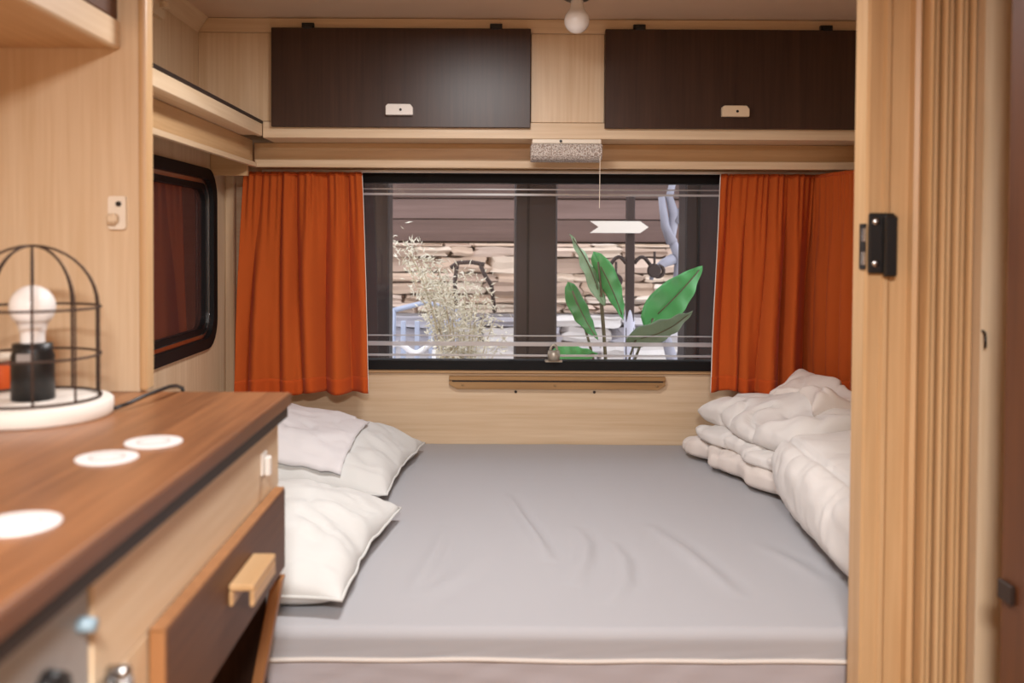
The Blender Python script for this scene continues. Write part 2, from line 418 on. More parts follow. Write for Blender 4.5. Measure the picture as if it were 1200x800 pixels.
# ------------------------------------------------------------------ added ceiling fill lights, out of view, standing in for bounced flash
emi = bpy.data.materials.new('fill_diffuser'); emi.use_nodes = True
P = emi.node_tree.nodes['Principled BSDF']; P.inputs['Base Color'].default_value = (.9, .9, .88, 1)
P.inputs['Emission Color'].default_value = FILL_COL + (1,); P.inputs['Emission Strength'].default_value = 3
for i, (loc, pw, sz) in enumerate(FILL_LAMPS):
    f = empty('fill_lamp', (loc[0], loc[1], loc[2] + .01), 'added round fill light ' + ('over the bed front', 'over the kitchen aisle')[i], 'lamp', 'added fill lights')
    obj('fill_rim', lathe([(0, .047), (sz / 2 + .02, .047), (sz / 2 + .02, .02), (sz / 2 + .001, .02), (sz / 2 + .001, .04), (0, .04)], (loc[0], loc[1], loc[2] + .01), 40), M['white'], f, True)
    obj('fill_diffuser', lathe([(0, .015), (sz / 2, .015), (sz / 2, .03), (0, .03)], (loc[0], loc[1], loc[2] + .01), 40), emi, f)
    ld = bpy.data.lights.new('fill_light', 'AREA'); ld.shape = 'DISK'; ld.size = sz; ld.energy = pw; ld.color = FILL_COL
    lo = bpy.data.objects.new('fill_light', ld); COL.objects.link(lo); lo.parent = f; lo.location = (0, 0, 0.0)

# ------------------------------------------------------------------ kitchen partition, wall shelf, counter
PY = 1.53
wp = obj('wall_partition', box(XL, -.583, PY, PY + .022, 0, ZC), M['paleZ'], kind='structure', label='pale oak partition panel behind the cage lamp')
obj('trim_3', box(-.5825, -.568, PY - .008, PY + .026, .949, ZC, .005, seg=2), M['honeyZ'], kind='structure', label='rounded oak edge strip of the kitchen partition')
k = empty('kitchen_locker', (-.74, .6, 1.513), 'overhead kitchen locker in the upper left corner with dark door', 'locker')
obj('bottom_board', box(XL + .002, -.628, -.4, PY - .001, 1.5155, 1.533), M['honeyY'], k)
obj('front_lip', box(-.6275, -.612, -.4, PY - .001, 1.5135, 1.560, .003), M['paleY'], k)
obj('locker_door', box(-.634, -.617, -.4, PY - .002, 1.5625, ZC - .02, .002), M['darkY'], k, label='dark brown door')
# catch on partition
f = empty('panel_catch', (-.617, PY, 1.22), 'small white catch screwed on the kitchen partition panel', 'catch')
obj('catch_plate', prism(rrect(-.632, -.603, 1.217, 1.272, .005), 'Y', PY - .008, PY), M['cream'], f)
obj('catch_hook', box(-.629, -.612, PY - .026, PY - .0081, 1.226, 1.243, .004), M['ivory'], f)
obj('catch_screw', tube([(-.614, PY - .008, 1.259), (-.614, PY - .0105, 1.259)], .0045, 10), M['black'], f)

WT = .948
k = empty('kitchen_unit', (-.6, .6, 0), 'low kitchen unit with walnut worktop left of the bed', 'kitchen unit')
obj('worktop', box(XL, -.334, -.3, PY - .001, WT - .020, WT, .0015), M['worktop'], k, label='walnut brown laminate worktop')
obj('edge_band', box(-.3335, -.3305, -.3, PY - .001, WT - .0205, WT - .0015, .001), M['worktop_edge'], k)
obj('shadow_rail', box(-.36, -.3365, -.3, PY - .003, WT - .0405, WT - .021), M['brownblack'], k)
FX = -.352
obj('fascia_rail', box(FX - .016, FX, .811, PY - .004, .795, WT - .041, .001), M['paleY'], k)
obj('stile', box(FX - .018, FX, .811, .944, .02, .794, .001), M['paleZ'], k)
obj('stile', box(FX - .016, FX, 1.497, PY - .004, .66, .794, .001), M['paleZ'], k)
obj('end_panel', box(XL, FX - .017, PY - .018, PY - .004, .02, WT - .0415), M['darkZ'], k)  # dark finish stands in for the shade inside the open cupboard
obj('middle_panel', box(XL, FX - .019, .812, .826, .02, WT - .0415), M['paleZ'], k)
d = obj('drawer_front', box(FX + .001, -.333, .944, 1.492, .668, .797, .0015), M['darkY'], k, label='dark brown drawer front')
obj('drawer_edge', box(FX + .002, -.334, .9405, .9435, .669, .796), M['edgeX'], d)
obj('drawer_edge', box(FX + .002, -.334, .9405, 1.492, .7972, .7992), M['edgeX'], d)
obj('drawer_box', box(-.8, FX - .001, .96, 1.48, .675, .75), M['honeyY'], k)
hd = box(-.3325, -.300, 1.165, 1.285, .752, .761, .002)
box(-.306, -.300, 1.165, 1.285, .732, .7515, .002, bm=hd); box(-.3325, -.327, 1.165, 1.285, .732, .7515, .002, bm=hd)
obj('handle', hd, M['honeyY'], d, label='pale oak channel handle')
# half open flap door, leaning inwards below the drawer
bm = box(-.018, 0, 1.470, 1.4965, -.62, 0, .002)
for v in bm.verts:
    t = -v.co.z
    v.co.x += -.333 - t * .19; v.co.z += .655
obj('cupboard_door', bm, M['edgeX'], k, label='orange brown door edge standing ajar')
obj('inner_shelf', box(-.84, FX - .03, .83, 1.46, .40, .415), M['darkY'], k)
f = empty('cupboard_catch', (FX, 1.42, .84), 'small white catch on the pale rail under the worktop', 'catch')
obj('catch_plate', box(FX, FX + .004, 1.407, 1.435, .838, .872, .001), M['white'], f)
obj('catch_arm', box(FX + .0045, FX + .013, 1.414, 1.428, .836, .866, .002), M['white'], f)

# cooker built under worktop, lower left corner
k2 = empty('oven', (-.6, .5, .2), 'grey built-in cooker with knobs in the lower left corner', 'oven')
obj('oven_body', box(-.84, -.372, .26, .81, .25, .905, .004), M['steelgrey'], k2)
obj('control_panel', box(-.3715, -.3535, .262, .808, .80, .904, .003), M['steelgrey'], k2)
for y, z, m in ((.787, .868, 'bluek'), (.725, .838, 'black'), (.60, .85, 'black')):
    kb = bmesh.new(); bmesh.ops.create_cone(kb, cap_ends=True, segments=24, radius1=.020 if m == 'black' else .0075, radius2=.017 if m == 'black' else .006, depth=.02, matrix=Matrix.Translation((-.349, y, z)) @ Matrix.Rotation(R(90), 4, 'Y'))
    obj('knob', kb, M[m], k2, True)
obj('oven_door', box(-.3715, -.352, .27, .80, .40, .785, .006), M['black'], k2)
obj('door_handle', tube([(-.350, .76, .765), (-.325, .755, .767), (-.325, .31, .767), (-.350, .305, .765)], .008, 10), M['chrome'], k2, True)
f = empty('gas_tap', (-.335, .80, .77), 'chrome tap fitting at the bottom left below the worktop', 'tap')
obj('tap_body', box(-.350, -.322, .797, .832, .784, .806, .005, seg=2), M['chrome'], f)
obj('tap_lever', tube([(-.336, .812, .806), (-.336, .812, .816), (-.318, .80, .821)], .006, 10), M['chrome'], f, True)

# coasters
for i, (x, y, lb) in enumerate(((-.4176, 1.139, 'white round coaster farthest along the worktop, next to another coaster'), (-.4405, 1.055, 'white round coaster in the middle of the three on the worktop'), (-.415, .808, 'white round coaster nearest the viewer at the left picture edge'))):
    bm = lathe([(0, 0), (.034, 0), (.0347, .001), (.034, .0022), (0, .0022)], (x, y, WT), 40)
    o = obj('coaster', bm, M['coaster'], label=lb, cat='coaster', group='coasters on the worktop')
    obj('coaster_print', lathe([(.018, .0023), (.018, .0026), (.0195, .0026), (.0195, .0023)], (x, y, WT), 40), M['steelgrey'], o)

# cage lamp
LX, LYY = -.652, 1.31
l = empty('cage_lamp', (LX, LYY, WT), 'birdcage table lamp with black wires and white bulb on the worktop', 'lamp')
obj('lamp_base', lathe([(0, 0), (.104, 0), (.107, .003), (.107, .021), (.104, .024), (0, .024)], (LX, LYY, WT), 64), M['plaster'], l, True)
cg = .09; zt = .243; zs = .145   # wire cage
obj('cage_ring', tube([(LX + cg * math.cos(R(a)), LYY + cg * math.sin(R(a)), WT + .027) for a in range(0, 360, 8)], 0.0020, 8, closed=True), M['wire'], l, True)
for zz in (.087, .155):
    obj('cage_ring', tube([(LX + cg * math.cos(R(a)), LYY + cg * math.sin(R(a)), WT + zz) for a in range(0, 360, 8)], 0.0018, 8, closed=True), M['wire'], l, True)
for kk in range(10):
    a = R(kk * 36 + 8)
    pts = [(cg, .027), (cg, .09), (cg, .155)] + [(cg * math.cos(R(t)), .155 + (zt - .155) * math.sin(R(t))) for t in range(10, 91, 10)]
    obj('cage_wire', tube([(LX + r * math.cos(a), LYY + r * math.sin(a), WT + z) for r, z in pts], 0.0018, 8), M['wire'], l, True)
sk = obj('socket', lathe([(0, .0245), (.029, .0245), (.029, .086), (.027, .092), (.027, .104), (.020, .105), (0, .105)], (LX, LYY, WT), 32), M['black'], l, True)
obj('socket_label', box(LX - .008, LX + .012, LYY - .0305, LYY - .0285, WT + .080, WT + .092), M['steelgrey'], sk)
prof = [(.0165, .1055), (.0165, .118), (.019, .128), (.0225, .136)] + [(.031 * math.sin(R(a)), .156 - .031 * math.cos(R(a))) for a in range(50, 180, 10)] + [(0, .187)]
obj('bulb', lathe(prof, (LX, LYY, WT), 32), M['opal'], l, True)
# its flex
tag(obj('lamp_cable', tube([(LX + .104, LYY + .03, WT + .006), (-.535, 1.36, WT + .010), (-.525, 1.39, WT + .015), (-.515, 1.43, WT + .018), (-.512, 1.465, WT + .018), (-.512, 1.50, WT + .014), (-.513, 1.53, WT + .006), (-.514, 1.544, WT - .012), (-.514, 1.546, WT - .15)], .0032, 8), M['black'], smooth=True), 'thin black cable curling from the cage lamp over the worktop', 'cable')
# orange tumbler at the very edge of the frame
f = empty('orange_jar', (-.775, 1.36, WT), 'small orange jar behind the cage lamp at the picture edge', 'jar')
obj('jar_body', lathe([(0, 0), (.028, 0), (.031, .004), (.031, .055), (.026, .062), (0, .062)], (-.775, 1.44, WT), 28), plain('orange_glaze', (214, 92, 40), .4), f, True)
obj('jar_lid', lathe([(0, .0625), (.028, .0625), (.028, .074), (0, .076)], (-.775, 1.44, WT), 28), M['cream'], f, True)

# ------------------------------------------------------------------ doorway on the right
JY = 1.49
j = empty('trim_4', (.65, JY, 0), 'honey oak moulded door jamb on the right of the bed', kind='structure')
prof = [(.606, JY + .05), (.606, JY + .004), (.610, JY), (.630, JY), (.634, JY - .005), (.640, JY - .005), (.644, JY), (.646, JY + .002), (.674, JY + .002), (.677, JY - .010), (.684, JY - .013), (.688, JY - .010), (.688, JY + .05)]
obj('jamb_post', prism(prof, 'Z', 0, ZC), M['honeyZ'], j)
ct = obj('catch_plate', box(.607, .648, JY - .012, JY - .0052, 1.152, 1.249, .002), M['black'], j, label='black metal door catch')
obj('catch_lip', box(.628, .649, JY - .022, JY - .0122, 1.147, 1.245, .003), M['black'], ct)
for z in (1.168, 1.235):
    sc = bmesh.new(); bmesh.ops.create_uvsphere(sc, u_segments=14, v_segments=8, radius=.0062, matrix=Matrix.Translation((.617, JY - .0125, z)) @ Matrix.Diagonal((1, .5, 1, 1)))
    obj('screw', sc, M['chrome'], ct, True)
for z in (1.176, 1.214): obj('catch_roller', box(.6025, .6055, JY - .004, JY + .012, z - .012, z + .012, .002), M['chrome'], ct)
obj('catch_side', box(.6035, .6058, JY - .002, JY + .02, 1.158, 1.232), M['black'], ct)
# folded accordion door
d = empty('door_1', (.73, 1.46, 0), 'folded oak accordion door stacked against the right jamb', kind='structure')
xs = .689
for i, wd in enumerate((.009, .0115, .011, .011, .0115, .0105, .0105)):
    y0 = 1.455 + (.006 if i % 2 else 0)
    pts = [(xs + .001, y0 + .10), (xs + .001, y0 + .008)] + [(xs + wd / 2 - (wd / 2 - .001) * math.cos(R(a)), y0 + .008 - .010 * math.sin(R(a))) for a in (20, 50, 90, 130, 160)] + [(xs + wd - .001, y0 + .008), (xs + wd - .001, y0 + .10)]
    obj('door_pleat', prism(pts, 'Z', .01, ZC - .01), M['honeyZ'], d)
    xs += wd
obj('door_web', box(.6905, xs, 1.49, 1.54, .012, ZC - .012), M['brownblack'], d)
# pale panel and dark wardrobe door
obj('wall_partition_right', box(xs + .0003, XR, 1.435, 1.56, 0, ZC), M['paleZ'], kind='structure', label='pale panel between accordion door and dark wardrobe')
f = empty('cabin_hook', (xs + .004, 1.434, 1.03), 'tiny black hook on the pale panel beside the accordion door', 'hook')
obj('hook_wire', tube([(xs + .003, 1.434, 1.065), (xs + .003, 1.426, 1.062), (xs + .001, 1.42, 1.05), (xs + .003, 1.424, 1.04)], .002, 8), M['black'], f, True)
wd = empty('wardrobe', (.95, .95, 0), 'tall dark brown wardrobe at the right picture edge', 'wardrobe')
obj('wardrobe_body', box(.75, XR - .002, .62, 1.30, .03, ZC - .01, .002), M['doorbrown'], wd)
dd = obj('wardrobe_door', box(.7275, .7495, .64, 1.30, .05, ZC - .03, .003), M['doorbrown'], wd)
obj('door_catch', box(.7195, .7272, 1.26, 1.295, .70, .728, .002), M['brownblack'], dd)
obj('plinth', box(.76, XR - .002, .64, 1.29, 0, .0295), M['brownblack'], wd)

# ------------------------------------------------------------------ bed
BZ = .53; BY0, BY1 = 1.575, 3.035; BX0, BX1 = XL + .004, XR - .004
b = empty('bed_base', (.14, 2.3, 0), 'bed base box under the grey mattress', 'bed base')
obj('base_box', box(BX0, BX1, BY0 + .012, BY1, .0, .385), M['honeyX'], b)
RID = [  # wrinkles in the sheet: polyline of (x,y), amplitude, width
    ([(.045, 2.42), (.075, 2.23), (.105, 2.07), (.125, 1.93)], .008, .014),
    ([(.205, 2.13), (.215, 2.02), (.200, 1.92), (.165, 1.80)], .006, .016),
    ([(.275, 2.03), (.285, 1.92), (.270, 1.80), (.225, 1.70)], .005, .014),
    ([(-.105, 2.13), (-.110, 2.0), (-.125, 1.87), (-.15, 1.74)], .005, .016),
    ([(.38, 2.15), (.42, 2.0), (.45, 1.85), (.47, 1.74)], .0045, .018),
    ([(.60, 2.02), (.64, 1.9), (.66, 1.8)], .003, .02),
    ([(-.02, 1.95), (-.06, 1.82), (-.14, 1.70)], .003, .022)]
def sheet_h(x, y):
    h = .0016 * fbm(x * 3.2, y * 2.2, 1.3) + .0008 * nz(x * 11, y * 3)
    for pl_, a, wdt in RID:
        best = 9; tt = 0
        n = len(pl_) - 1
        for i in range(n):
            ax, ay = pl_[i]; bx, by = pl_[i + 1]
            dx, dy = bx - ax, by - ay
            t = max(0, min(1, ((x - ax) * dx + (y - ay) * dy) / (dx * dx + dy * dy)))
            ex, ey = x - ax - t * dx, y - ay - t * dy
            dd_ = math.hypot(ex, ey) * (1 if ex > 0 else -1)
            if abs(dd_) < abs(best): best = dd_; tt = (i + t) / n
        if abs(best) < wdt * 4:
            q = best / wdt
            h += 1.7 * a * math.sin(math.pi * (0.08 + .84 * tt)) * (math.exp(-q * q) - .45 * math.exp(-(q - 1.7) ** 2))
    return h
RC = .022
def mat_f(u, v):
    x = BX0 + (BX1 - BX0) * u
    # v : 0..0.82 top from back to front, then round the edge and down to the piping
    if v < .86:
        y = BY1 - (BY1 - BY0 - RC) * (v / .86); z = BZ + sheet_h(x, y)
        return (x, y, z)
    t = (v - .86) / .14
    if t < .5:
        a = t / .5 * math.pi / 2
        return (x, BY0 + RC - RC * math.sin(a), BZ - RC + RC * math.cos(a) + sheet_h(x, BY0 + RC) * (1 - t))
    t = (t - .5) / .5
    return (x, BY0 + .002 * nz(x * 14 + t * 2, t * 1.5) * t, BZ - RC - (.478 - BZ + RC) * -1 * t if False else (BZ - RC) + (.479 - (BZ - RC)) * t)
m_ = obj('mattress', grid(230, 190, mat_f), M['sheet'], smooth=True, label='wide mattress in a wrinkled grey fitted sheet with white piping', cat='mattress')
def skirt_f(u, v):
    x = BX0 + (BX1 - BX0) * u; z = .4765 - (.4765 - .39) * v
    y = BY0 + .003 + .006 * v + .004 * nz(x * 16 + v * 2.5, v * 1.2, 3) + .003 * nz(x * 7 - v * 4, 0, 8)
    return (x, y, z)
sk_ = obj('cover_side', grid(200, 10, skirt_f), M['skirt'], m_, True, label='mauve grey lower side of cover')
obj('mattress_core', box(BX0, BX1, BY0 + .025, BY1, .387, .505), M['sheet'], m_)
obj('piping', tube([(BX0 + (BX1 - BX0) * i / 120, BY0 - .001, 0.478 + .004 * nz(i * .09, 2)) for i in range(121)], .0042, 8), M['piping'], m_, True)

# pillows
def pillow_heights(hx, hy, hl, hr, seed):
    def top(u, v):
        e = max(0, 1 - abs(u) ** 3.2) ** .55 * max(0, 1 - abs(v) ** 3.2) ** .55
        h = hl + (hr - hl) * (u * .5 + .5)
        wr = .010 * fbm(u * 2.2 + seed, v * 2.2, seed) - .007 * max(0, 1 - 6 * abs(nz(u * 3 + v * 1.5 + seed, v * 3 - u, 2))) ** 2 + .008 * nz(u * 5 + seed * 3, v * 1.6, 5) * (1 - e) ** .5
        rad = .006 * math.sin(9 * math.atan2(v, u) + 3 * nz(u * 2, v * 2, seed)) * sm(.45, 1.0, max(abs(u), abs(v))) * (e > 0.02)
        return h * e + (wr + rad) * min(1, e * 3)
    return top
def make_pillow(name, c, hx, hy, hl, hr, rot, seed, mat, label, ear=.09, edge=.028, group=None):
    top = pillow_heights(hx, hy, hl, hr, seed)
    cr, sr = math.cos(rot), math.sin(rot)
    def plan(u, v):
        kx = 1 - ear * (1 - v * v) + .02 * nz(v * 3, seed, 1); ky = 1 - ear * (1 - u * u) + .02 * nz(u * 3, seed, 4)
        # round the corners slightly
        q = max(0, abs(u) + abs(v) - 1.55) * .22
        x, y = hx * u * (kx - q * .35), hy * v * (ky - q * .35)
        return c[0] + x * cr - y * sr, c[1] + x * sr + y * cr
    n = 56
    bm = bmesh.new(); T = []; B = []
    for i in range(n + 1):
        T.append([]); B.append([])
        for jx in range(n + 1):
            u = math.sin((i / n - .5) * math.pi) * .35 + (2 * i / n - 1) * .65
            v = math.sin((jx / n - .5) * math.pi) * .35 + (2 * jx / n - 1) * .65
            x, y = plan(u, v)
            bd = i in (0, n) or jx in (0, n)
            ez = edge + .008 * nz(u * 4 + seed, v * 4)
            zt_ = c[2] + ez + top(u, v)
            e = max(0, 1 - abs(u) ** 6) ** .6 * max(0, 1 - abs(v) ** 6) ** .6
            t = bm.verts.new((x, y, zt_ if not bd else c[2] + ez)); T[i].append(t)
            B[i].append(t if bd else bm.verts.new((x, y, c[2] + ez * (1 - min(1, 1.6 * e)) + .003)))
    for i in range(n):
        for jx in range(n):
            bm.faces.new((T[i][jx], T[i + 1][jx], T[i + 1][jx + 1], T[i][jx + 1]))
            if len({B[i][jx], B[i][jx + 1], B[i + 1][jx + 1], B[i + 1][jx]}) == 4:
                try: bm.faces.new((B[i][jx], B[i][jx + 1], B[i + 1][jx + 1], B[i + 1][jx]))
                except ValueError: pass
    o = obj(name, bm, mat, smooth=True, label=label, cat='pillow', group=group)
    per = []
    for s_ in range(4):
        for q in range(24):
            t = -1 + 2 * q / 24
            u, v = ((t, -1), (1, t), (-t, 1), (-1, -t))[s_]
            x, y = plan(u, v); per.append((x, y, c[2] + edge + .008 * nz(u * 4 + seed, v * 4)))
    obj('seam', tube(per, .003, 6, closed=True), mat, o, True)
    def surf(x, y):
        dx, dy = x - c[0], y - c[1]
        u = (dx * cr + dy * sr) / hx / (1 - ear * .6); v = (-dx * sr + dy * cr) / hy / (1 - ear * .6)
        if abs(u) >= 1 or abs(v) >= 1: return None
        return c[2] + edge + top(u, v)
    return surf
make_pillow('pillow', (-.53, 1.93, BZ + .004), .305, .295, .14, .085, R(-5), 2.0, M['pillow'], 'off-white pillow nearest the viewer behind the kitchen unit', group='pillows at the left of the bed')
surf = make_pillow('pillow', (-.525, 2.63, BZ + .004), .305, .31, .185, .075, R(-5), 5.0, M['pillow'], 'off-white pillow in the far left bed corner under a cloth', group='pillows at the left of the bed')
def cloth_f(u, v):
    ax, ay = -.80 + .42 * u + .02 * v, 2.40 + .40 * v - .06 * u
    z = surf(ax, ay) or BZ + .05
    return (ax, ay, z + .009 + .003 * nz(u * 5, v * 4, 2) + .003 * sm(.85, 1, u))
co = obj('folded_cloth', grid(40, 40, cloth_f), M['cloth'], smooth=True, label='thin white linen cloth lying over the far pillow', cat='cloth')
sd = co.modifiers.new('thickness', 'SOLIDIFY'); sd.thickness = .005; sd.offset = -1

# duvets on the right
def blob(x0f, x1, y0, y1, z0, z1f, nexp, seed, amp, freq=(9, 9), n=(72, 72), puff=None, crease=.9):
    """soft folded layer; x0f(v)=left border, z1f(u,v)=top height; rounded sides"""
    def f(a, s):
        th = 2 * math.pi * a
        cx, sx = math.cos(th), math.sin(th)
        cc = math.copysign(abs(cx) ** nexp, cx); ss = math.copysign(abs(sx) ** nexp, sx)
        v = s; y = y0 + (y1 - y0) * v
        endk = (1 - (abs(2 * v - 1)) ** 9) ** .5
        xl = x0f(v); xm, hw = (xl + x1) / 2, (x1 - xl) / 2
        u = cc * .5 + .5
        zt_ = z1f(u, v); zm, hh = (z0 + zt_) / 2, (zt_ - z0) / 2
        x = xm + hw * cc * (.93 + .07 * endk); z = zm + hh * ss * (.12 + .88 * endk)
        d = amp * (fbm(x * freq[0] + seed, y * freq[1], z * 8) + .5 * nz(x * 20, y * 14 + seed, z * 20) - crease * (max(0, 1 - 5 * abs(nz(x * 9 + y * 4 + seed, y * 9 - x * 3, z * 6)))) ** 2)
        if puff: d += puff(u, v, ss)
        z += d * max(0, .35 + .65 * ss) if ss > -.3 else 0
        x += d * cc * .9
        return (x, y, max(z, z0 + .001))
    bm = grid(n[0], n[1], f, close_u=True)
    for s_ in (0, 1):
        vs_ = [v for v in bm.verts if abs(v.co.y - (y0 if s_ == 0 else y1)) < 1e-6]
    bmesh.ops.holes_fill(bm, edges=[e for e in bm.edges if e.is_boundary])
    return bm

d = empty('folded_duvet', (.87, 2.68, BZ), 'rumpled white duvet folded in layers in the far right corner', 'duvet')
obj('duvet_fold', blob(lambda v: .735 - .135 * v + .012 * math.sin(v * 19), 1.05, 2.33, 2.90, BZ + .003, lambda u, v: BZ + .075 + .03 * u, .55, 3, .011, (7, 10)), M['duvet2'], d, True)
obj('duvet_fold', blob(lambda v: .745 - .125 * v + .015 * math.sin(v * 13 + 1), 1.045, 2.33, 2.89, BZ + .06, lambda u, v: BZ + .115 + .03 * u, .6, 8, .010, (8, 10)), M['duvet'], d, True)
obj('duvet_fold', blob(lambda v: .775 - .13 * v + .01 * math.sin(v * 9 + 2), 1.045, 2.36, 2.885, BZ + .095, lambda u, v: BZ + .19 + .05 * u + .015 * math.sin(v * 10 + u * 4), .7, 12, .018, (6, 7)), M['duvet'], d, True)
obj('duvet_fold', blob(lambda v: .87 + .03 * math.sin(v * 7), 1.035, 2.50, 2.87, BZ + .16, lambda u, v: BZ + .265 + .025 * math.sin(v * 5 + u * 6), .85, 15, .012, (9, 7)), M['duvet2'], d, True)
def puffq(u, v, ss):
    seam = -.012 * math.exp(-((u - .13 + .05 * (v - .5)) / .014) ** 2) * (ss > 0) - .008 * math.exp(-((u - .62) / .02) ** 2) * (ss > 0)
    return seam + .0035 * math.sin(v * 60 + 6 * nz(v * 6, u * 3)) * nz(v * 5, 3) * 2 * math.exp(-((u - .04) / .1) ** 2)
big = obj('quilt', blob(lambda v: .662 + .05 * v * v, 1.08, 1.60, 2.355, BZ + .003, lambda u, v: BZ + .20 + .03 * u, .62, 21, .010, (4, 4), (96, 96), puffq, .35), M['duvet'], smooth=True, label='thick white quilt roll nearest the jamb on the right of the bed', cat='quilt')

# ------------------------------------------------------------------ curtains
def curtain(name, top, bot, z0, z1, nf, seed, label, mat='orange', group='orange curtains', amp=.033, inner=None):
    """top / bot: polyline ends ((x,y),(x,y)) of the upper and lower edge"""
    ph = [rnd.uniform(0, 6.28) for _ in range(4)]
    (ax, ay), (bx, by) = top; (cx, cy), (dx, dy) = bot
    nx, ny = (by - ay), -(bx - ax); ln = math.hypot(nx, ny); nx /= ln; ny /= ln
    def f(u, v):      # v 0 top .. 1 bottom
        uu = u + .025 * nz(u * 4, v * 1.2, seed)
        g = v ** .8
        x = (ax + (bx - ax) * uu) * (1 - g) + (cx + (dx - cx) * uu) * g
        y = (ay + (by - ay) * uu) * (1 - g) + (cy + (dy - cy) * uu) * g
        fine = .0045 * math.sin(u * nf * 6.1 * 6.28 + ph[0] + 2 * nz(u * 9, 0, seed)) * (1 - sm(0, .45, v))
        w1 = math.sin(u * nf * 6.28 + ph[1] + 1.6 * nz(u * 3.1, v * .7, seed + 3))
        w2 = math.sin(u * nf * 1.73 * 6.28 + ph[2] + 1.4 * nz(u * 5, v * .9, seed + 7))
        big_ = amp * (.35 + .65 * sm(0, .6, v)) * (.75 * (1.6 * abs(w1) ** .8 - .8) + .4 * w2 + .8 * nz(u * 2.6, v * 1.1, seed + 11))
        dd_ = fine + big_ + .002 * nz(u * 20, v * 9, seed)
        z = z0 + (z1 - z0) * v - (.006 * math.sin(u * 5 + seed) + .004 * w1) * v
        return (x + nx * dd_, y + ny * dd_, z)
    o = obj(name, grid(150, 70, f), M[mat], smooth=True, label=label, cat='curtain', group=group)
    md = o.modifiers.new('thickness', 'SOLIDIFY'); md.thickness = .0012
    def fh(u, v):
        p = Vector(f(u, .93 + .07 * v)); return p + Vector((nx, ny, 0)) * .0012
    hm_ = obj('hem', grid(150, 6, fh), M['hem'], o, True)
    md = hm_.modifiers.new('thickness', 'SOLIDIFY'); md.thickness = .0008
    if inner is not None:
        obj('selvedge', tube([Vector(f(inner, k_ / 40)) for k_ in range(41)], .0016, 6), M['piping'], o, True, label='pale stitched inner edge')
    tp = tube([Vector(f(i / 60, 0.005)) + Vector((0, 0, -.004)) for i in range(61)], .004, 6)
    obj('heading_tape', tp, M['hem'], o, True)
    return o
curtain('curtain', ((-.785, 2.935), (-.41, 2.935)), ((-.815, 2.93), (-.386, 2.925)), 1.418, .712, 2.7, 1.0, 'orange pleated curtain left of the rear window', inner=1)
curtain('curtain', ((.728, 2.935), (1.03, 2.935)), ((.70, 2.925), (1.00, 2.915)), 1.418, .722, 2.2, 4.0, 'orange pleated curtain right of the rear window, hanging over the duvet', inner=0)
curtain('curtain', ((1.02, 3.008), (1.12, 2.50)), ((1.02, 3.005), (1.12, 2.50)), 1.418, .735, 4, 9.0, 'darker orange curtain along the right side wall', amp=.012)
tag(obj('curtain_rail', box(-.735, 1.10, 2.958, 2.97, 1.419, 1.4275, .001), M['white']), 'thin white rail above the rear curtains', 'rail')

# ------------------------------------------------------------------ outside
GZ = -.15
obj('ground', box(-6, 8, YB + .06, 12, GZ - .05, GZ), plain('gravel', (168, 158, 150), .9, bump=.4, bscale=60, vary=.2), kind='structure', label='pale gravel ground outside')
stones = [plain('stone_%d' % i, c_, .9, bump=.5, bscale=35, vary=.22) for i, c_ in enumerate(((206, 188, 170), (190, 166, 146), (216, 202, 188), (166, 144, 128), (204, 182, 166)))]
wstones = [plain('pale_stone_%d' % i, c_, .9, bump=.5, bscale=35, vary=.12) for i, c_ in enumerate(((206, 202, 200), (184, 181, 184), (164, 162, 170)))]
def stone_mesh(seed, sx, sy, sz):
    bm = bmesh.new(); bmesh.ops.create_cube(bm, size=1)
    bmesh.ops.subdivide_edges(bm, edges=bm.edges[:], cuts=2, use_grid_fill=True)
    for v in bm.verts:
        p_ = v.co.copy(); k_ = (abs(p_.x * 2) ** 6 + abs(p_.y * 2) ** 6 + abs(p_.z * 2) ** 6) ** (1 / 6); n_ = p_.normalized() * .62
        v.co = p_.lerp(n_, .22)
    for v in bm.verts:
        k_ = .22 * Vector((nz(v.co.x * 2 + seed, v.co.y * 2, v.co.z * 2), nz(v.co.y * 2, seed, v.co.z * 2), nz(v.co.z * 2, v.co.x * 2, seed)))
        v.co = Vector(((v.co.x + k_.x) * sx, (v.co.y + k_.y) * sy, (v.co.z + k_.z) * sz))
    return bm
def stone_wall(name, label, x0, x1, y, z0, z1, rowh, lmin, lmax, mats, mort, seed):
    r_ = random.Random(seed)
    t_ = empty(name, ((x0 + x1) / 2, y + .15, z0), label, 'wall')
    obj('mortar', box(x0, x1, y + .05, y + .22, z0, z1), mort, t_)
    z = z0
    while z < z1 - .02:
        h = min(rowh * r_.uniform(.65, 1.4), z1 - z); x = x0
        while x < x1 - .03:
            l_ = min(r_.uniform(lmin, lmax), x1 - x)
            bm = stone_mesh(r_.uniform(0, 99), l_ * .97, .14, h * r_.uniform(.82, 1.05))
            off = Vector((x + l_ / 2, y + .05 + r_.uniform(-.02, .015), z + h / 2))
            for v in bm.verts: v.co += off
            obj('stone', bm, r_.choice(mats), t_)
            x += l_
        z += h
mort = plain('mortar', (140, 122, 108), .95, bump=.4, bscale=50)
stone_wall('stone_wall', 'rough tan stone wall seen outside through the rear window', -1.7, 2.3, 5.2, .62, 1.19, .07, .10, .36, stones, mort, 5)
obj('wall_lower_backing', box(-3, 3.6, 5.26, 5.5, GZ, .615), mort, kind='structure', label='mortar wall base hidden behind the pale ledge')
stone_wall('stone_ledge', 'low whitewashed stone ledge in front of the tan stone wall', -1.5, 2.1, 4.9, .30, .80, .085, .12, .34, wstones, plain('white_mortar', (120, 116, 118), .95), 11)
obj('wall_lower_ledge', box(-3, 3.6, 4.97, 5.2, GZ, .285), mort, kind='structure', label='base of the pale stone ledge')
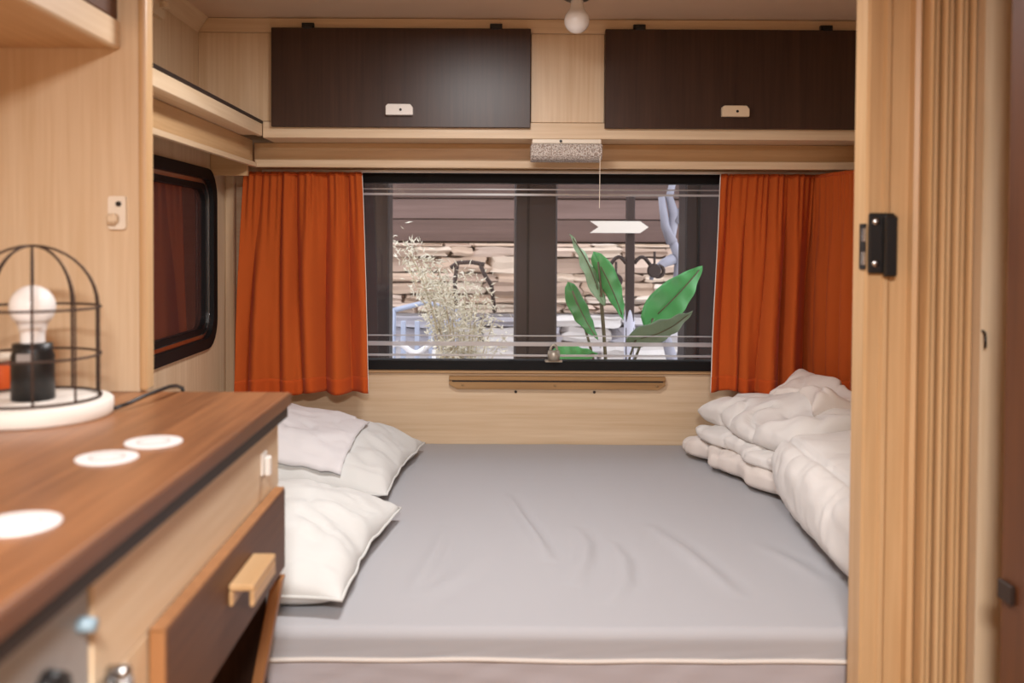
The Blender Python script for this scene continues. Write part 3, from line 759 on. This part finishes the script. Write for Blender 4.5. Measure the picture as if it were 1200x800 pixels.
# dark timber wall above the stones
tw = empty('timber_wall', (.3, 5.4, 1.2), 'weathered mauve brown boards above the stone wall outside', 'wall')
tm = [wood('weathered_%d' % i, a_, b_, 'X', .6, .8) for i, (a_, b_) in enumerate((((122, 100, 94), (96, 76, 70)), ((108, 86, 80), (82, 64, 58)), ((92, 72, 66), (70, 54, 48))))]
obj('backing_board', box(-3, 3.6, 5.38, 5.42, 1.19, 2.2), tm[2], tw)
z = 1.2
for i, h in enumerate((.13, .12, .13, .12, .13, .14, .14)):
    obj('board', box(-3, 3.6, 5.30 + (.012 if i % 2 else 0), 5.36, z, z + h - .006, .003), tm[(i * 2 + 1) % 3], tw); z += h
# dark posts of the porch just behind the window
pm = wood('dark_post', (40, 27, 28), (26, 17, 19), 'Z', .8, .5)
for x0, x1, lb in ((-.53, -.380, 'dark timber porch post behind the left window edge'), (.090, .249, 'broad dark timber porch post in the middle of the rear window'), (.728, .885, 'dark timber porch post behind the right window edge')):
    o = empty('porch_post', ((x0 + x1) / 2, 3.5, GZ), lb, 'post', 'dark porch posts')
    obj('post_shaft', box(x0, x1, 3.45, 3.58, GZ, 2.5, .006), pm, o)
    obj('post_groove', box(x0 + .045, x0 + .055, 3.447, 3.4499, GZ + .01, 2.49), M['rubber'], o)
tag(obj('porch_beam', box(-1.6, 2.0, 3.42, 3.6, 2.502, 2.66, .006), pm), 'dark timber beam on top of the porch posts', 'beam')

# sign post with arrow board
Q = lambda px, py, Y: Vector(((px - 575) * Y / 1080, Y, EYE - (py - 283) * Y / 1080))
iron = plain('dark_iron', (58, 46, 44), .6, .3)
sg = empty('sign_post', (.66, 4.4, GZ), 'outdoor sign post with white arrow board and scrolled iron bracket', 'sign')
obj('post', box(.645, .685, 4.38, 4.42, GZ, 1.42, .004), iron, sg)
ar = [(693, 258), (703, 265), (693, 272), (752, 272), (762, 265), (752, 258)]
pa = [(Q(x, y, 4.3).x, Q(x, y, 4.3).z) for x, y in ar]
obj('arrow_board', prism(pa, 'Y', 4.352, 4.372), plain('white_paint_board', (236, 230, 220), .7), sg, label='white arrow pointing right')
for s_ in (-1, 1):
    pts = []
    for k_ in range(25):
        t_ = k_ / 24
        if t_ < .55: pts.append((.665 + s_ * (.02 + .20 * t_), 4.39, 1.10 + .03 * math.sin(t_ * 9)))
        else:
            a_ = (t_ - .55) / .45 * 5; rr_ = .035 * (1 - .5 * (t_ - .55) / .45)
            pts.append((.665 + s_ * (.13 + rr_ * math.sin(a_)), 4.39, 1.10 - .04 + rr_ * math.cos(a_)))
    obj('scroll_bracket', tube(pts, .009, 8), iron, sg, True)
obj('pale_sleeve', lathe([(.0, 0), (.035, 0), (.035, .02), (.024, .06), (.026, .30), (.02, .36), (0, .42)], (.665, 4.40, .52), 20), plain('pale_blue_paint', (196, 198, 214), .6), sg, True)
for i, (px, py) in enumerate(((722, 328), (767, 316))):
    p = Q(px, py, 4.36)
    f = empty('iron_pan', tuple(p), 'small round iron pan hanging %s of the sign post' % ('left' if i == 0 else 'right'), 'pan', 'pans on the sign post')
    kb = bmesh.new(); bmesh.ops.create_cone(kb, cap_ends=True, segments=20, radius1=.034, radius2=.028, depth=.02, matrix=Matrix.Translation(p) @ Matrix.Rotation(R(90), 4, 'X'))
    obj('pan_body', kb, iron, f); obj('pan_handle', tube([p + Vector((0, 0, .03)), p + Vector((0, 0, .09))], .006, 6), iron, f)

# bare pale branch on the right
pb = plain('pale_bark', (150, 151, 164), .85, vary=.3, bump=.6, bscale=30)
tr = empty('bare_tree', (.92, 4.45, GZ), 'bare pale blue-grey little tree outside on the right', 'tree')
obj('trunk', tube([(.90, 4.45, GZ), (.93, 4.45, .3), (.89, 4.45, .60), (.84, 4.45, .78), (.855, 4.44, .92), (.905, 4.45, 1.03), (.915, 4.45, 1.12), (.87, 4.45, 1.22), (.885, 4.45, 1.33), (.86, 4.45, 1.42), (.90, 4.45, 1.6)], [.05, .04, .03, .022, .019, .024, .027, .021, .026, .018, .014], 12), pb, tr, True)
for pts in ([(.88, 4.45, 1.12), (.83, 4.43, 1.10), (.78, 4.42, 1.06), (.77, 4.42, 1.02)], [(.875, 4.45, 1.2), (.84, 4.44, 1.28), (.82, 4.44, 1.42)], [(.87, 4.45, .93), (.82, 4.44, .90), (.79, 4.44, .95)], [(.89, 4.45, 1.3), (.94, 4.44, 1.38), (.95, 4.44, 1.5)]):
    obj('branch', tube(pts, [.028, .022, .016, .01][:len(pts)], 8), pb, tr, True)

# garden chair, pale blue
bl = plain('blue_grey_metal', (166, 176, 198), .5)
ch = empty('garden_chair', (-.33, 4.4, GZ), 'pale blue metal garden chair outside below the feathery shrub', 'chair')
X0, X1, Yc = -.49, -.17, 4.28
for x in (X0, X1):
    obj('leg', tube([(x, Yc + .34, GZ), (x, Yc + .32, .32), (x, Yc + .38, .86)], .013, 8), bl, ch, True)
    obj('leg', tube([(x, Yc - .02, GZ), (x, Yc, .30)], .013, 8), bl, ch, True)
obj('seat', box(X0 - .02, X1 + .02, Yc - .03, Yc + .36, .30, .325, .01), bl, ch)
for i in range(4): obj('back_slat', box(X0 + .04 + .07 * i, X0 + .065 + .07 * i, Yc + .335, Yc + .355, .33, .80, .003), bl, ch)
obj('back_rail', tube([(X0, Yc + .38, .85), ((X0 + X1) / 2, Yc + .40, .89), (X1, Yc + .38, .85)], .013, 8), bl, ch, True)
wm = plain('white_metal', (236, 236, 240), .5)
obj('armrest', tube([(X0 + .02 + .02 * k_, Yc - .03, .705 + .022 * math.sin(k_ * .75)) for k_ in range(12)], .013, 8), wm, ch, True)
for x in (X0 + .03, X0 + .23): obj('arm_support', tube([(x, Yc - .03, .70), (x, Yc - .02, .32)], .01, 8), wm, ch, True)

# trestle: dark iron bracket frame
ir = empty('iron_stand', (-.06, 4.75, .80), 'dark bent iron stand on the pale ledge outside', 'stand')
A = lambda px, py: Q(px, py, 4.78)
obj('stand_bar', tube([A(528, 314), A(536, 308), A(552, 307), A(568, 310)], .011, 8), iron, ir, True)
obj('stand_leg', tube([A(536, 308), A(533, 330), A(534, 350), Vector((A(534, 350).x, 4.88, .83))], .011, 8), iron, ir, True)
obj('stand_leg', tube([A(562, 308), A(568, 322), A(576, 334), Vector((A(580, 345).x, 4.88, .83))], .011, 8), iron, ir, True)

# big-leaf plant
lg = plain('leaf_green', (84, 178, 100), .4, vary=.15); lp = plain('leaf_pale', (150, 190, 150), .45, vary=.12); ldk = plain('leaf_dark', (66, 146, 76), .4, vary=.15); lgy = plain('leaf_grey', (124, 150, 120), .45, vary=.12)
stem_m = plain('stem_brown', (96, 92, 66), .6)
pp = empty('leafy_plant', (.42, 3.27, GZ), 'green plant with big arrow-shaped leaves outside the right window half', 'plant')
def leaf(base, tip, width, mat, droop=.03, fold=.35, tilt=0.0, lobes=.18):
    base, tip = Vector(base), Vector(tip); ax = tip - base; L_ = ax.length; ax.normalize()
    side = ax.cross(Vector((0, -1, 0))); side = side.normalized()
    side = (Matrix.Rotation(tilt, 3, ax) @ side); nrm = side.cross(ax).normalized()
    def f(u, v):
        s_ = u; w_ = width * (math.sin(math.pi * min(1, s_ ** .62)) ** .8) * (1 - .15 * s_) if 0 < s_ < 1 else 0
        t_ = 2 * v - 1
        back = -lobes * L_ * abs(t_) ** 1.5 * max(0, 1 - s_ * 3)
        p_ = base + ax * (L_ * s_ + back) + side * (t_ * w_ * .5) + nrm * (droop * math.sin(s_ * 3) - fold * abs(t_) * w_ * .5 + .006 * math.sin(s_ * 22) * abs(t_))
        return p_
    o = obj('leaf', grid(22, 11, f), mat, pp, True)
    md = o.modifiers.new('thickness', 'SOLIDIFY'); md.thickness = .002
    obj('midrib', tube([Vector(f(i / 12, .5)) - nrm * 0 + Vector((0, -.002, 0)) for i in range(1, 12)], .0022, 6), stem_m, o, True)
YP = 3.27
q = lambda px, py, dy=0: Q(px, py, YP + dy)
leaf(q(703, 345), q(667, 274, .05), .055, lp, .02, .5, .6)
leaf(q(701, 306), q(731, 374, -.05), .075, lg, -.02, .4, .4)
leaf(q(671, 340), q(702, 398, -.05), .07, ldk, -.02, .4, -.3)
leaf(q(766, 372), q(823, 310, .05), .135, lg, .02, .25, .1)
leaf(q(746, 397), q(812, 362, -.06), .10, lgy, .03, .25, .5)
leaf(q(655, 416), q(702, 413, -.05), .085, lg, .02, .2, .2)
crown = Vector((.43, YP + .02, .32))
for p in (q(703, 345), q(701, 306), q(671, 340), q(766, 372), q(746, 397), q(655, 416)):
    mid = (p + crown) / 2 + Vector(((crown.x - p.x) * .35, 0, .06))
    pts = [crown * (1 - t_) ** 2 + mid * 2 * t_ * (1 - t_) + p * t_ ** 2 for t_ in [i / 10 for i in range(11)]]
    obj('stem', tube(pts, [.008 - .0004 * i for i in range(11)], 6), stem_m, pp, True)
pot = plain('clay_pot', (150, 96, 70), .8)
pt = empty('plant_pot', (.43, YP + .02, GZ), 'tall clay pot of the big-leaf plant outside', 'pot')
obj('pot_body', lathe([(0, 0), (.09, 0), (.125, .45), (.135, .45), (.135, .48), (.115, .48), (.11, .44), (0, .43)], (.43, YP + .02, GZ), 28), pot, pt, True)

# feathery dry shrub on the left
fm = plain('dry_feather', (226, 222, 204), .9); fs = plain('dry_stem', (190, 178, 150), .9)
sh = empty('feathery_shrub', (-.12, 3.95, GZ), 'pale dry feathery shrub outside the left window half', 'shrub')
r_ = random.Random(3)
root = Vector((-.12, 3.95, GZ + .3))
fb = bmesh.new()
tips = [(472, 282), (478, 292), (488, 300), (500, 303), (512, 312), (522, 322), (530, 335), (546, 318), (520, 345), (535, 352), (545, 372), (565, 330), (572, 352), (582, 372), (512, 330), (560, 385), (540, 395), (520, 400), (590, 398), (470, 300), (498, 318), (556, 345)]
for px, py in tips:
    tp_ = Q(px, py, 3.95 + r_.uniform(-.12, .12))
    mid = Vector((tp_.x * .35 + root.x * .65, root.y, tp_.z * .75 + root.z * .25))
    pts = [root * (1 - t_) ** 2 + mid * 2 * t_ * (1 - t_) + tp_ * t_ ** 2 for t_ in [i / 9 for i in range(10)]]
    obj('twig', tube(pts, [.005 - .0004 * i for i in range(10)], 5), fs, sh)
    for k_ in range(110):
        t_ = r_.uniform(.42, 1.03)
        c_ = root * (1 - t_) ** 2 + mid * 2 * t_ * (1 - t_) + tp_ * t_ ** 2 + Vector((r_.gauss(0, .028), r_.gauss(0, .028), r_.gauss(0, .028)))
        dv = Vector((r_.uniform(-1, 1), r_.uniform(-1, 1), r_.uniform(-.3, 1))).normalized() * r_.uniform(.010, .022)
        sv = dv.cross(Vector((r_.uniform(-1, 1), r_.uniform(-1, 1), r_.uniform(-1, 1)))).normalized() * .004
        vv = [fb.verts.new(c_ - dv), fb.verts.new(c_ + sv), fb.verts.new(c_ + dv), fb.verts.new(c_ - sv), fb.verts.new(c_ + sv.cross(dv).normalized() * .003)]
        for a_, b_ in ((0, 1), (1, 2), (2, 3), (3, 0)): fb.faces.new((vv[a_], vv[b_], vv[4]))
        fb.faces.new((vv[0], vv[3], vv[2], vv[1]))
obj('leaflets', fb, fm, sh, kind='stuff')
pt = empty('shrub_pot', (-.12, 3.95, GZ), 'grey pot of the feathery shrub outside', 'pot')
obj('pot_body', lathe([(0, 0), (.10, 0), (.14, .30), (.15, .30), (.15, .33), (.13, .33), (.125, .29), (0, .28)], (-.12, 3.95, GZ), 28), M['steelgrey'], pt, True)
